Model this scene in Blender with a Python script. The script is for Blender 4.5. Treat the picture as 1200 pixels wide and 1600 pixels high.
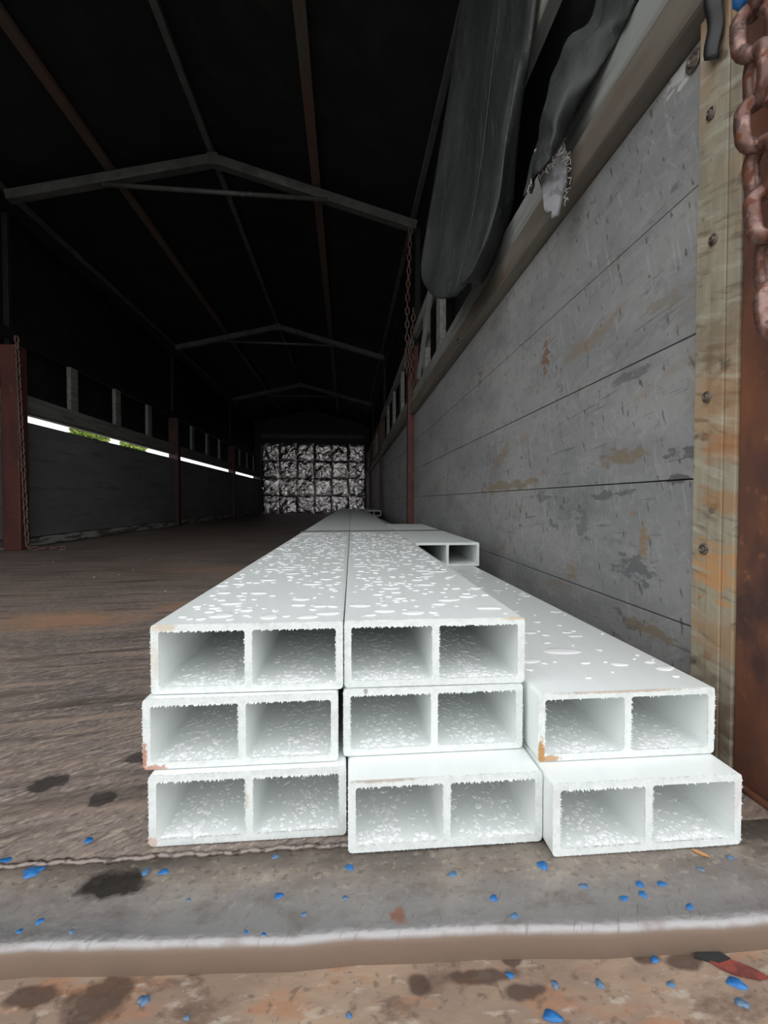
import bpy, bmesh, math, random
from mathutils import Vector, Matrix, noise as mnoise
random.seed(7)
for o in list(bpy.data.objects): bpy.data.objects.remove(o)
scene = bpy.context.scene
col = scene.collection
V = Vector

# ------------------------------------------------------------ camera
cam_d = bpy.data.cameras.new('camera'); cam = bpy.data.objects.new('camera', cam_d); col.objects.link(cam)
cam_d.sensor_fit = 'VERTICAL'; cam_d.sensor_height = 24.0; cam_d.lens = 24.0*700/1600
cam_d.clip_start = 0.01; cam_d.clip_end = 300
cam.location = (0, 0, 0.29)
cam.rotation_euler = (math.radians(90-1.386), 0, math.radians(-4.818))
scene.camera = cam
# ------------------------------------------------------------ overcast sky
w = bpy.data.worlds.new('overcast_sky'); scene.world = w; w.use_nodes = True
bg = w.node_tree.nodes['Background']
bg.inputs[0].default_value = (0.965, 0.982, 1.0, 1); bg.inputs[1].default_value = 2.05
vs = scene.view_settings
vs.view_transform = 'Standard'; vs.look = 'None'; vs.gamma = 1; vs.use_curve_mapping = False; vs.exposure = 0.0

# ------------------------------------------------------------ materials
def M(name, base, rough=.6, metal=0., layers=(), bump=None, spec=.5, rnd=True):
    m = bpy.data.materials.new(name); m.use_nodes = True
    nt = m.node_tree; N = nt.nodes; L = nt.links
    b = N['Principled BSDF']
    b.inputs['Metallic'].default_value = metal
    b.inputs['Specular IOR Level'].default_value = spec
    tc = N.new('ShaderNodeTexCoord'); src = tc.outputs['Object']
    if rnd:
        oi = N.new('ShaderNodeObjectInfo'); ml = N.new('ShaderNodeMath'); ml.operation = 'MULTIPLY'; ml.inputs[1].default_value = 37.0
        L.new(oi.outputs['Random'], ml.inputs[0])
        ad = N.new('ShaderNodeVectorMath'); L.new(src, ad.inputs[0]); L.new(ml.outputs[0], ad.inputs[1]); rsrc = ad.outputs[0]
    else: rsrc = src
    def tex(l):
        mp = N.new('ShaderNodeMapping')
        if 'rot' in l:
            m0 = N.new('ShaderNodeMapping'); L.new(rsrc, m0.inputs[0]); m0.inputs['Rotation'].default_value = l['rot']; L.new(m0.outputs[0], mp.inputs[0])
        else: L.new(rsrc, mp.inputs[0])
        s = l.get('s', 1); mp.inputs['Scale'].default_value = s if isinstance(s, tuple) else (s, s, s)
        mp.inputs['Location'].default_value = l.get('o', (0, 0, 0))
        k = l.get('t', 'noise')
        if k == 'noise':
            n = N.new('ShaderNodeTexNoise'); n.inputs['Scale'].default_value = 1; n.inputs['Detail'].default_value = l.get('d', 4)
            n.inputs['Roughness'].default_value = l.get('nr', .55); n.inputs['Distortion'].default_value = l.get('w', 0)
            L.new(mp.outputs[0], n.inputs['Vector']); return n.outputs['Fac']
        if k == 'vor':
            n = N.new('ShaderNodeTexVoronoi'); n.inputs['Scale'].default_value = 1; L.new(mp.outputs[0], n.inputs['Vector']); return n.outputs['Distance']
        if k == 'edge':   # wear that follows the bent edge of a plate
            v = N.new('ShaderNodeVectorMath'); v.operation = 'DOT_PRODUCT'; L.new(src, v.inputs[0]); v.inputs[1].default_value = l['n']
            n = N.new('ShaderNodeTexNoise'); n.inputs['Scale'].default_value = 1; n.inputs['Detail'].default_value = 5; L.new(mp.outputs[0], n.inputs['Vector'])
            a = N.new('ShaderNodeMath'); a.operation = 'MULTIPLY_ADD'; L.new(n.outputs['Fac'], a.inputs[0]); a.inputs[1].default_value = l['j']; L.new(v.outputs['Value'], a.inputs[2]); return a.outputs[0]
        if k == 'spot':   # a stain of its own: 1 - distance from a centre, edge broken up by noise
            v = N.new('ShaderNodeVectorMath'); v.operation = 'SUBTRACT'; L.new(src, v.inputs[0]); v.inputs[1].default_value = l['at']
            v2 = N.new('ShaderNodeVectorMath'); v2.operation = 'DIVIDE'; L.new(v.outputs[0], v2.inputs[0]); v2.inputs[1].default_value = l['r']
            v3 = N.new('ShaderNodeVectorMath'); v3.operation = 'LENGTH'; L.new(v2.outputs[0], v3.inputs[0])
            n = N.new('ShaderNodeTexNoise'); n.inputs['Scale'].default_value = 1; n.inputs['Detail'].default_value = 5; L.new(mp.outputs[0], n.inputs['Vector'])
            a = N.new('ShaderNodeMath'); a.operation = 'MULTIPLY_ADD'; L.new(n.outputs['Fac'], a.inputs[0]); k_ = l.get('k', 1.6); a.inputs[1].default_value = k_; a.inputs[2].default_value = 1.5-k_/2
            q = N.new('ShaderNodeMath'); q.operation = 'SUBTRACT'; L.new(a.outputs[0], q.inputs[0]); L.new(v3.outputs['Value'], q.inputs[1]); return q.outputs[0]
    def rng(sock, lo, hi, amt=1.):
        r = N.new('ShaderNodeMapRange'); L.new(sock, r.inputs[0]); r.inputs[1].default_value = lo; r.inputs[2].default_value = hi
        r.inputs[3].default_value = 0; r.inputs[4].default_value = amt; return r.outputs[0]
    ms = N.new('ShaderNodeValue'); ms.outputs[0].default_value = metal; ms = ms.outputs[0]
    rgb = N.new('ShaderNodeRGB'); rgb.outputs[0].default_value = (*base, 1); cs = rgb.outputs[0]
    rv = N.new('ShaderNodeValue'); rv.outputs[0].default_value = rough; rs = rv.outputs[0]
    for l in layers:
        f = rng(tex(l), l.get('lo', .45), l.get('hi', .6), l.get('a', 1.))
        mx = N.new('ShaderNodeMix'); mx.data_type = 'RGBA'; L.new(f, mx.inputs[0]); L.new(cs, mx.inputs[6]); mx.inputs[7].default_value = (*l['c'], 1); cs = mx.outputs[2]
        if 'r' in l and l.get('t') != 'spot' or 'ro' in l:
            mr = N.new('ShaderNodeMix'); L.new(f, mr.inputs[0]); L.new(rs, mr.inputs[2]); mr.inputs[3].default_value = l.get('ro', l.get('r')); rs = mr.outputs[0]
        if 'me' in l:
            mm = N.new('ShaderNodeMix'); L.new(f, mm.inputs[0]); L.new(ms, mm.inputs[2]); mm.inputs[3].default_value = l['me']; ms = mm.outputs[0]
    L.new(ms, b.inputs['Metallic'])
    L.new(cs, b.inputs['Base Color']); L.new(rs, b.inputs['Roughness'])
    if bump:
        prev = None
        for bl in (bump if isinstance(bump, (list, tuple)) else [bump]):
            bp = N.new('ShaderNodeBump'); bp.inputs['Strength'].default_value = bl.get('k', .3); bp.inputs['Distance'].default_value = bl.get('dist', .002)
            f = tex(bl)
            if 'lo' in bl: f = rng(f, bl['lo'], bl['hi'])
            L.new(f, bp.inputs['Height'])
            if prev: L.new(prev, bp.inputs['Normal'])
            prev = bp.outputs[0]
        L.new(prev, b.inputs['Normal'])
    return m
PI = math.pi
frp = M('fibreglass_gloss', (.80, .838, .82), .34, layers=[
    dict(c=(.77, .81, .795), s=(25, 1.2, 25), lo=.45, hi=.75, a=.6), dict(c=(.86, .88, .87), s=(160, 1.5, 160), lo=.5, hi=.75, a=.5),
    dict(c=(.70, .74, .72), s=(9, 5, 9), lo=.58, hi=.72, a=.35)],
    bump=[dict(s=(350, 6, 350), k=.12, dist=.0006), dict(s=(60, 45, 60), k=.18, dist=.001)])
def cut_mat(stains=()):
    return M('sawn_fibreglass', (.70, .735, .72), .75, layers=[dict(c=(.56, .62, .60), s=120, lo=.46, hi=.66, a=.6), dict(c=(.76, .78, .77), s=260, lo=.52, hi=.62, a=.7), dict(c=(.58, .57, .54), s=38, lo=.58, hi=.68, a=.5)]
        + [dict(t='spot', at=p, r=r, s=300, c=c, lo=.45, hi=.9, a=a) for p, r, c, a in stains], bump=dict(s=700, k=.5, dist=.0008), rnd=True)
PLANK_LAYERS = [
    dict(c=(.305, .303, .295), s=(5, 2.2, 6), lo=.38, hi=.62), dict(c=(.16, .162, .165), s=(12, 3.5, 9), lo=.52, hi=.70, a=.6), dict(c=(.36, .355, .345), s=(60, 30, 50), lo=.50, hi=.68, a=.5, d=8, nr=.7),
    dict(c=(.15, .15, .15), s=(70, 40, 60), o=(7, 0, 0), lo=.54, hi=.68, a=.5, d=8, nr=.7),
    dict(c=(.45, .45, .445), s=(30, 150, 12), rot=(.25, 0, 0), lo=.60, hi=.70, a=.4, d=5), dict(c=(.45, .45, .445), s=(20, 14, 190), rot=(.55, 0, 0), lo=.61, hi=.70, a=.32, d=5),
    dict(c=(.45, .45, .445), s=(20, 16, 210), rot=(-.9, 0, 0), lo=.62, hi=.70, a=.3, d=5),
    dict(c=(.06, .06, .062), s=(50, 110, 40), rot=(.25, 0, 0), lo=.63, hi=.68, a=.75, d=5), dict(c=(.09, .09, .09), s=(20, 7, 150), rot=(.08, 0, 0), lo=.64, hi=.69, a=.6, d=4),
    dict(c=(.24, .175, .11), s=(15, 4.5, 17), rot=(.25, 0, 0), lo=.61, hi=.69, a=.55, d=7), dict(c=(.12, .115, .11), s=(8, 6, 12), lo=.645, hi=.665, a=.7, d=8, nr=.68), dict(c=(.26, .15, .09), s=(20, 14, 30), o=(2, 8, 1), lo=.66, hi=.71, a=.6, d=6)]
PLANK_BUMP = [dict(s=(30, 12, 120), k=.25, dist=.002), dict(s=160, k=.2, dist=.001)]
plank_r = M('grey_painted_plank', (.225, .225, .223), .5, layers=PLANK_LAYERS, bump=PLANK_BUMP)
def mark(y, z, ry, rz, c, a, sc=40): return dict(t='spot', at=(.405, y, z), r=(1, ry, rz), s=(sc, sc*.8, sc*2.2), c=c, lo=.35, hi=.7, a=a, k=5.0)
plank_n = M('scuffed_grey_plank', (.235, .235, .232), .5, rnd=False, bump=PLANK_BUMP, layers=PLANK_LAYERS+[
    mark(.60, .196, .036, .016, (.13, .13, .135), .9, 60), mark(.58, .235, .008, .022, (.27, .17, .09), .7, 90), mark(.64, .358, .055, .010, (.21, .165, .11), .8), mark(.505, .348, .022, .007, (.12, .115, .11), .85, 60),
    mark(1.12, .328, .16, .012, (.22, .165, .10), .75, 25), mark(.895, .595, .012, .03, (.20, .11, .06), .8, 60), mark(.66, .300, .055, .006, (.12, .12, .12), .85, 60), mark(.518, .317, .03, .004, (.08, .08, .08), .8, 70), mark(.53, .806, .016, .012, (.55, .54, .52), .9, 50),
    mark(.56, .117, .045, .006, (.22, .17, .11), .75, 60), mark(1.355, .675, .02, .025, (.16, .10, .08), .6, 40), mark(.775, .168, .02, .012, (.26, .18, .10), .6, 70), mark(.545, .543, .035, .008, (.22, .19, .15), .6, 60), mark(.62, .47, .04, .006, (.11, .11, .11), .6, 60), mark(.9, .30, .05, .008, (.13, .13, .13), .6, 50), mark(.74, .25, .02, .02, (.13, .13, .13), .6, 70)])
panel_l = M('dark_grey_board', (.17, .18, .175), .6, layers=[
    dict(c=(.23, .24, .23), s=(5, 1.5, 4), lo=.45, hi=.7), dict(c=(.09, .095, .09), s=(5, 2.5, 28), lo=.56, hi=.68, a=.7),
    dict(c=(.33, .33, .31), s=(9, 30, 9), lo=.70, hi=.76, a=.5), dict(c=(.06, .06, .06), s=(9, 14, 10), lo=.70, hi=.76, a=.6)], bump=dict(s=(10, 4, 60), k=.3, dist=.003))
peel = M('peeling_white_paint', (.13, .12, .11), .7, layers=[dict(c=(.42, .42, .39), s=(10, 5, 30), lo=.48, hi=.55, d=6)], bump=dict(s=60, k=.5, dist=.004))
wood = M('weathered_wood', (.33, .295, .215), .75, layers=[
    dict(c=(.20, .165, .12), s=(40, 60, 9), lo=.45, hi=.68, a=.6), dict(c=(.42, .195, .07), s=(5, 5, 9), rot=(.2, 0, 0), o=(0, 0, 2.2), lo=.52, hi=.68, a=.45, d=7),
    dict(c=(.10, .065, .04), s=(30, 22, 120), rot=(-.3, 0, 0), lo=.55, hi=.67, a=.55, d=7), dict(c=(.46, .43, .34), s=(20, 12, 80), rot=(-.3, 0, 0), lo=.56, hi=.68, a=.5), dict(c=(.07, .045, .03), s=(20, 30, 40), lo=.62, hi=.68, a=.7, d=6)]
    + [dict(t='spot', at=(.395, y, z), r=(1, ry, rz), s=(45, 45, 90), c=c, lo=.3, hi=1.0, a=a*.9, k=3.5) for y, z, ry, rz, c, a in
       [(.43, .345, .05, .016, (.36, .16, .06), .7), (.445, .215, .03, .03, (.50, .23, .07), .75), (.44, .29, .04, .015, (.34, .17, .07), .7), (.45, .46, .04, .03, (.19, .12, .07), .6), (.45, .05, .05, .05, (.14, .09, .06), .75), (.44, .14, .04, .02, (.34, .19, .09), .6), (.43, .40, .03, .012, (.25, .13, .06), .6)]],
    bump=dict(s=(80, 90, 14), k=.4, dist=.002), rnd=False)
darkpost = M('dark_red_steel', (.05, .018, .015), .6, layers=[dict(c=(.09, .035, .028), s=(12, 12, 5), lo=.5, hi=.65)])
rail_w = M('weathered_rail_wood', (.25, .26, .24), .75, layers=[dict(c=(.14, .135, .12), s=(50, 3, 60), lo=.45, hi=.65, a=.8), dict(c=(.20, .10, .055), s=(20, 3.5, 20), lo=.62, hi=.70, a=.7),
    dict(c=(.36, .36, .33), s=(60, 8, 60), lo=.62, hi=.74, a=.5)], bump=dict(s=(60, 3, 80), k=.4, dist=.003))
rail_s = M('brown_rail_steel', (.13, .11, .088), .5, layers=[dict(c=(.18, .16, .13), s=(20, 3, 20), lo=.45, hi=.65), dict(c=(.13, .075, .045), s=(30, 6, 30), lo=.62, hi=.72, a=.8)], bump=dict(s=(50, 9, 50), k=.2, dist=.002))
rust = M('rusted_steel', (.105, .042, .026), .72, layers=[dict(c=(.21, .075, .03), s=(10, 10, 7), lo=.45, hi=.66), dict(c=(.045, .022, .02), s=(16, 16, 9), lo=.54, hi=.66, a=.9, d=6),
    dict(c=(.32, .15, .07), s=60, lo=.62, hi=.74, a=.5)], bump=dict(s=90, k=.4, dist=.002))
redpost = M('red_oxide_steel', (.11, .034, .026), .6, layers=[dict(c=(.08, .025, .02), s=(12, 12, 5), lo=.45, hi=.62), dict(c=(.24, .12, .08), s=(30, 30, 12), lo=.60, hi=.72, a=.6)], bump=dict(s=70, k=.3, dist=.002))
chain_m = M('rusty_chain', (.13, .065, .05), .42, .4, layers=[dict(c=(.27, .165, .14), s=60, lo=.48, hi=.64, r=.32), dict(c=(.15, .045, .02), s=110, lo=.52, hi=.62, a=.85, r=.8), dict(c=(.03, .02, .02), s=80, lo=.60, hi=.66, a=.7, r=.8)], bump=dict(s=260, k=.3, dist=.001))
chain_d = M('dull_dark_chain', (.15, .10, .08), .6, .3, layers=[dict(c=(.17, .09, .065), s=60, lo=.5, hi=.65)])
frame_m = M('grey_roof_steel', (.10, .098, .095), .55, layers=[dict(c=(.06, .058, .055), s=9, lo=.45, hi=.65), dict(c=(.17, .165, .155), s=(30, 9, 30), lo=.6, hi=.7, a=.6)])
purl_m = M('brown_roof_steel', (.105, .07, .055), .55, layers=[dict(c=(.13, .07, .055), s=(8, 3, 8), lo=.45, hi=.65), dict(c=(.10, .09, .075), s=(20, 5, 20), lo=.55, hi=.65)])
tarp_m = M('black_vinyl', (.012, .0125, .0125), .62, spec=.3, layers=[dict(c=(.022, .022, .022), s=6, lo=.5, hi=.7)], bump=dict(s=(5, 3, 5), k=.3, dist=.02))
curt_m = M('dusty_black_vinyl', (.026, .029, .029), .58, spec=.4, layers=[dict(c=(.050, .055, .053), s=(9, 9, 3), lo=.42, hi=.66), dict(c=(.13, .135, .13), s=(120, 120, 6), rot=(.2, 0, 0), lo=.61, hi=.68, a=.45), dict(c=(.11, .11, .10), s=45, lo=.61, hi=.70, a=.5), dict(c=(.12, .12, .11), s=(20, 20, 200), rot=(.5, .3, 0), lo=.64, hi=.69, a=.4)],
    bump=[dict(s=(14, 14, 5), k=.5, dist=.012), dict(s=(50, 50, 30), k=.3, dist=.003), dict(s=300, k=.15, dist=.0008)])
foil = M('aluminium_foil', (.66, .62, .61), .22, 1., layers=[dict(c=(.45, .41, .40), s=7, lo=.52, hi=.70)], bump=[dict(s=9, k=1., dist=.016, d=3, w=1.0), dict(s=26, k=.8, dist=.006, d=2)])
dark_m = M('dark_paint', (.018, .018, .018), .6)
floor_m = M('rusted_floor_plate', (.205, .162, .142), .5, rnd=False, layers=[
    dict(c=(.285, .225, .195), s=(3, 2.2, 3), lo=.42, hi=.66), dict(c=(.125, .105, .10), s=(2.2, 4.5, 2), rot=(0, 0, .3), lo=.50, hi=.66, a=.85),
    dict(c=(.44, .36, .29), s=(40, 160, 20), rot=(0, 0, -.6), lo=.52, hi=.64, a=.65, d=7), dict(c=(.06, .05, .048), s=(50, 180, 20), rot=(0, 0, -.6), o=(4, 4, 0), lo=.53, hi=.66, a=.65, d=5),
    dict(c=(.46, .38, .30), s=(110, 260, 50), rot=(0, 0, -1.0), lo=.55, hi=.66, a=.6, d=5), dict(c=(.08, .065, .06), s=(190, 150, 50), o=(9, 0, 0), lo=.56, hi=.66, a=.5, d=3),
    dict(c=(.40, .29, .22), s=(3, 34, 2), rot=(0, 0, -.12), lo=.52, hi=.66, a=.5, d=6), dict(c=(.05, .036, .034), s=(3, 30, 2), rot=(0, 0, -.14), o=(3, 5, 0), lo=.52, hi=.66, a=.65, d=6),
    dict(c=(.45, .25, .14), t='spot', at=(-.70, 1.15, 0), r=(.20, .10, 1), s=11, lo=.3, hi=1.1, a=.7), dict(c=(.45, .25, .14), t='spot', at=(-.40, 1.28, 0), r=(.16, .07, 1), s=14, lo=.4, hi=1.1, a=.5),
    dict(c=(.40, .23, .14), t='spot', at=(-.55, 1.95, 0), r=(.35, .12, 1), s=8, lo=.35, hi=1.1, a=.5),
    dict(c=(.03, .026, .024), t='spot', at=(-.305, .48, 0), r=(.017, .013, 1), s=90, lo=.3, hi=.6, a=.85), dict(c=(.03, .026, .024), t='spot', at=(-.237, .451, 0), r=(.012, .011, 1), s=110, lo=.3, hi=.6, a=.85),
    dict(c=(.03, .026, .024), t='spot', at=(-.225, .523, 0), r=(.022, .013, 1), s=90, lo=.3, hi=.6, a=.8),
    dict(c=(.02, .018, .016), t='spot', at=(-.176, .349, 0), r=(.018, .011, 1), s=80, lo=.2, hi=.7, a=.9, ro=.18), dict(c=(.055, .05, .045), t='spot', at=(-.10, .360, 0), r=(.014, .010, 1), s=70, lo=.3, hi=.8, a=.6)],
    bump=[dict(s=(60, 120, 20), rot=(0, 0, -.6), k=.5, dist=.003, d=5), dict(s=(2, 9, 1), k=.3, dist=.006)])
lip_m = M('worn_sill_steel', (.215, .178, .152), .48, rnd=False, layers=[
    dict(c=(.29, .25, .205), s=(30, 45, 20), lo=.45, hi=.64, d=6), dict(c=(.13, .11, .097), s=(9, 22, 9), lo=.48, hi=.62, a=.8, d=6), dict(c=(.40, .33, .24), s=(150, 150, 40), lo=.57, hi=.67, a=.6),
    dict(c=(.08, .06, .05), s=(150, 190, 40), o=(5, 0, 0), lo=.56, hi=.66, a=.6),
    dict(c=(.33, .32, .32), t='edge', n=(.045, 1, 0), j=.024, s=(60, 18, 20), lo=.357, hi=.312, a=.95, ro=.36, me=.75),
    dict(c=(.16, .125, .105), s=(36, 60, 20), lo=.52, hi=.68, a=.55, d=7, r=.5), dict(c=(.12, .09, .075), s=(60, 320, 30), rot=(0, 0, -1.0), lo=.60, hi=.70, a=.4, d=6, r=.6),
    dict(c=(.19, .135, .10), t='edge', n=(0, 0, 1), j=.003, s=(50, 30, 100), lo=-.0022, hi=-.0048, a=1., ro=.55, me=0.),
    dict(c=(.02, .018, .016), t='spot', at=(-.176, .349, 0), r=(.022, .012, 1), s=80, lo=.2, hi=.7, a=.9, ro=.15), dict(c=(.30, .12, .07), t='spot', at=(.036, .306, 0), r=(.006, .006, 1), s=200, lo=.3, hi=.9, a=.8)],
    bump=[dict(s=(160, 220, 60), k=.4, dist=.0012, d=5), dict(s=(40, 30, 30), k=.25, dist=.003)])
ledge_m = M('rusty_rear_ledge', (.235, .165, .122), .55, rnd=False, layers=[
    dict(c=(.33, .235, .165), s=(12, 26, 10), lo=.45, hi=.64, d=6), dict(c=(.12, .075, .055), s=(16, 30, 10), lo=.54, hi=.63, a=.75, d=7, nr=.65), dict(c=(.33, .155, .08), s=(22, 60, 20), lo=.55, hi=.66, a=.6),
    dict(c=(.42, .37, .31), s=(60, 140, 30), lo=.57, hi=.67, a=.55), dict(c=(.10, .07, .055), s=(130, 150, 40), lo=.57, hi=.66, a=.6),
    ] + [dict(c=(.06, .035, .025), t='spot', at=(x, y, -.024), r=(rx, ry, 1), s=70, lo=.35, hi=.75, a=.85) for x, y, rx, ry in
         [(-.155, .287, .020, .014), (-.20, .293, .016, .007), (.046, .280, .007, .006), (.088, .281, .022, .005), (.112, .290, .008, .004), (.112, .270, .014, .005), (.205, .284, .010, .006), (.226, .279, .012, .006), (-.10, .30, .006, .003)]],
    bump=dict(s=(90, 150, 60), k=.4, dist=.0015, d=5))
weld_m = M('weld_bead_steel', (.22, .18, .16), .35, .6, rnd=False, layers=[dict(c=(.08, .06, .05), s=120, lo=.5, hi=.62)])
blue_m = M('blue_paint', (.012, .12, .35), .45, layers=[dict(c=(.02, .17, .44), s=200, lo=.45, hi=.65)])
bluef_m = M('faded_blue_paint', (.05, .15, .30), .5, layers=[dict(c=(.13, .17, .22), s=300, lo=.45, hi=.6)])
bolt_m = M('dull_bolt_steel', (.19, .165, .14), .5, .5, layers=[dict(c=(.10, .06, .045), s=200, lo=.48, hi=.6)])
ply_m = M('grey_white_lining', (.24, .24, .25), .8, layers=[dict(c=(.14, .14, .14), s=60, lo=.5, hi=.65)])
fray_m = M('frayed_white_threads', (.66, .64, .58), .8)
rub_m = M('black_rubber', (.012, .012, .012), .5)
red_m = M('red_paint_flake', (.22, .045, .032), .55, layers=[dict(c=(.12, .03, .025), s=130, lo=.5, hi=.62)])
leaf_m = M('dry_orange_leaf', (.48, .24, .10), .6)
chip_m = M('pale_grit', (.6, .58, .53), .7)
cord_m = M('thin_dark_cord', (.05, .05, .048), .7)
ground_m = M('wet_concrete', (.24, .235, .22), .6, rnd=False, layers=[dict(c=(.16, .15, .14), s=.6, lo=.45, hi=.6)])
green_m = M('yellow_green_leaves', (.20, .30, .05), .5, layers=[dict(c=(.36, .42, .10), s=3, lo=.45, hi=.6)])
bark_m = M('bark', (.10, .07, .05), .9)
# water: sky shine on the drops painted as white diffuse, weak Fresnel gloss over
water = bpy.data.materials.new('rain_water'); water.use_nodes = True
nt = water.node_tree; N = nt.nodes
for n in list(N): N.remove(n)
out = N.new('ShaderNodeOutputMaterial'); tr = N.new('ShaderNodeBsdfTransparent'); gl = N.new('ShaderNodeBsdfGlossy'); gl.inputs['Roughness'].default_value = .2
df = N.new('ShaderNodeBsdfDiffuse'); df.inputs[0].default_value = (.955, .965, .965, 1)
fr = N.new('ShaderNodeFresnel'); fr.inputs[0].default_value = 1.18
m1 = N.new('ShaderNodeMixShader'); m1.inputs[0].default_value = .92; m2 = N.new('ShaderNodeMixShader')
nt.links.new(tr.outputs[0], m1.inputs[1]); nt.links.new(df.outputs[0], m1.inputs[2])
nt.links.new(fr.outputs[0], m2.inputs[0]); nt.links.new(m1.outputs[0], m2.inputs[1]); nt.links.new(gl.outputs[0], m2.inputs[2]); nt.links.new(m2.outputs[0], out.inputs[0])

# ------------------------------------------------------------ helpers
def link(name, me, mat=None, parent=None, loc=(0, 0, 0), rot=(0, 0, 0)):
    o = bpy.data.objects.new(name, me); col.objects.link(o)
    if mat is not None and me is not None and not me.materials: me.materials.append(mat)
    o.location = loc; o.rotation_euler = rot; o.parent = parent
    return o
def tag(o, label=None, cat=None, group=None, kind=None):
    if label: o['label'] = label
    if cat: o['category'] = cat
    if group: o['group'] = group
    if kind: o['kind'] = kind
    return o
def bm_mesh(bm, name, smooth=False):
    me = bpy.data.meshes.new(name); bm.normal_update(); bm.to_mesh(me); bm.free()
    if smooth:
        for p in me.polygons: p.use_smooth = True
    return me
cache = {}
def box_me(dx, dy, dz, bev=.003, key='box', mat=None):
    k = (round(dx, 4), round(dy, 4), round(dz, 4), bev, mat.name if mat else None)
    if k in cache: return cache[k]
    bm = bmesh.new(); bmesh.ops.create_cube(bm, size=1)
    bmesh.ops.scale(bm, vec=(dx, dy, dz), verts=bm.verts)
    if bev: bmesh.ops.bevel(bm, geom=bm.edges[:], offset=bev, segments=2, affect='EDGES', profile=.6)
    cache[k] = bm_mesh(bm, key); return cache[k]
def box(name, lo, hi, mat, parent=None, bev=.003, rot=(0, 0, 0)):
    d = [hi[i]-lo[i] for i in range(3)]; c = [(hi[i]+lo[i])/2 for i in range(3)]
    return link(name, box_me(*d, bev=bev, key=name, mat=mat), mat, parent, c, rot)
def add_tube(bm, pts, r, n=10, cap=True, radii=None):
    pts = [V(p) for p in pts]; rings = []
    up = None
    for i, p in enumerate(pts):
        t = (pts[min(i+1, len(pts)-1)]-pts[max(i-1, 0)]).normalized()
        if up is None: up = V((0, 0, 1)) if abs(t.z) < .9 else V((1, 0, 0))
        a = t.cross(up).normalized(); b2 = a.cross(t).normalized(); up = b2
        rr = radii[i] if radii else r
        rings.append([bm.verts.new(p+(a*math.cos(2*PI*k/n)+b2*math.sin(2*PI*k/n))*rr) for k in range(n)])
    for i in range(len(rings)-1):
        for k in range(n): bm.faces.new((rings[i][k], rings[i][(k+1) % n], rings[i+1][(k+1) % n], rings[i+1][k]))
    if cap: bm.faces.new(rings[0][::-1]); bm.faces.new(rings[-1])
def tube(name, pts, r, mat, parent=None, n=10, radii=None):
    o0 = V(pts[0]); bm = bmesh.new(); add_tube(bm, [V(p)-o0 for p in pts], r, n, radii=radii)
    return link(name, bm_mesh(bm, name, True), mat, parent, o0)
def bar(name, a, b, wx, wz, mat, parent=None, bev=.003):      # square bar from a to b
    a, b = V(a), V(b); d = b-a
    q = d.to_track_quat('Y', 'Z')
    return link(name, box_me(wx, d.length, wz, bev, name, mat), mat, parent, (a+b)/2, q.to_euler())

SK = .006                                          # the right side opens slightly towards the front of the bed
def XR(y): return .405+SK*(y-.48)
RZ = -SK
def rbox(name, x0, x1, y0, y1, z0, z1, mat, parent=None, bev=.003):   # box on the right side, x measured from the wall's inner face
    ym = (y0+y1)/2
    return link(name, box_me(x1-x0, y1-y0, z1-z0, bev, name, mat), mat, parent, (XR(ym)+(x0+x1)/2, ym, (z0+z1)/2), (0, 0, RZ))
XL = -2.0
BAYS = [(.50, 2.75), (2.85, 5.33), (5.43, 7.98), (8.08, 10.6)]

# ------------------------------------------------------------ setting: ground, floor, sill
g = box('ground', (-60, -60, -1.4), (60, 60, -1.2), ground_m, bev=0); tag(g, 'grey ground outside below the truck bed', kind='structure')
def edge_y(x): return .294-.045*x                 # rear edge of the floor plate
PROF = [(.05, 0.0), (.030, -.0003), (.018, -.0008), (.009, -.0014), (.0045, -.0022), (.0018, -.0036), (.0004, -.0056), (0, -.009), (0, -.024)]
def lip_z(x, y):
    d = y-edge_y(x)
    if d >= .05: return 0.
    for (a, za), (b, zb) in zip(PROF, PROF[1:]):
        if b <= d <= a: return zb+(za-zb)*(d-b)/(a-b) if a > b else za
    return -.024
bm = bmesh.new()
v = [bm.verts.new(p) for p in ((-2.06, .3715, 0), (0.0, .3715, 0), (.47, .3715, 0), (.53, 10.75, 0), (-2.06, 10.75, 0))]
bm.faces.new(v); r = bmesh.ops.extrude_face_region(bm, geom=bm.faces[:]); bmesh.ops.translate(bm, vec=(0, 0, -.05), verts=[e for e in r['geom'] if isinstance(e, bmesh.types.BMVert)])
bmesh.ops.recalc_face_normals(bm, faces=bm.faces)
floor = tag(link('floor', bm_mesh(bm, 'floor'), floor_m), 'rust-brown steel floor plate of the truck bed', kind='structure')
# sill plate bent over the rear edge: top in dull steel, bend polished bare
bm = bmesh.new(); xs = [-2.06+i*(2.53/60) for i in range(61)]; rows = []
for x in xs:
    wob = .0012*math.sin(x*23)+.0008*math.sin(x*61+1)
    ring = [bm.verts.new((x, .3714, 0))]
    for d, z in PROF: ring.append(bm.verts.new((x, edge_y(x)+d+(wob if d < .03 else 0), z)))
    ring += [bm.verts.new((x, edge_y(x)+.004, -.03)), bm.verts.new((x, .3714, -.03))]
    rows.append(ring)
n = len(rows[0])
for a, b in zip(rows, rows[1:]):
    for k in range(n):
        f = bm.faces.new((a[k], b[k], b[(k+1) % n], a[(k+1) % n]))
        f.material_index = 0; f.smooth = True
bm.faces.new(rows[0]); bm.faces.new(rows[-1][::-1])
bmesh.ops.recalc_face_normals(bm, faces=bm.faces)
me = bm_mesh(bm, 'sill'); me.materials.append(lip_m)
sill = tag(link('trim_1', me), 'worn steel sill bent over the rear edge of the floor', kind='structure')
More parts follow.
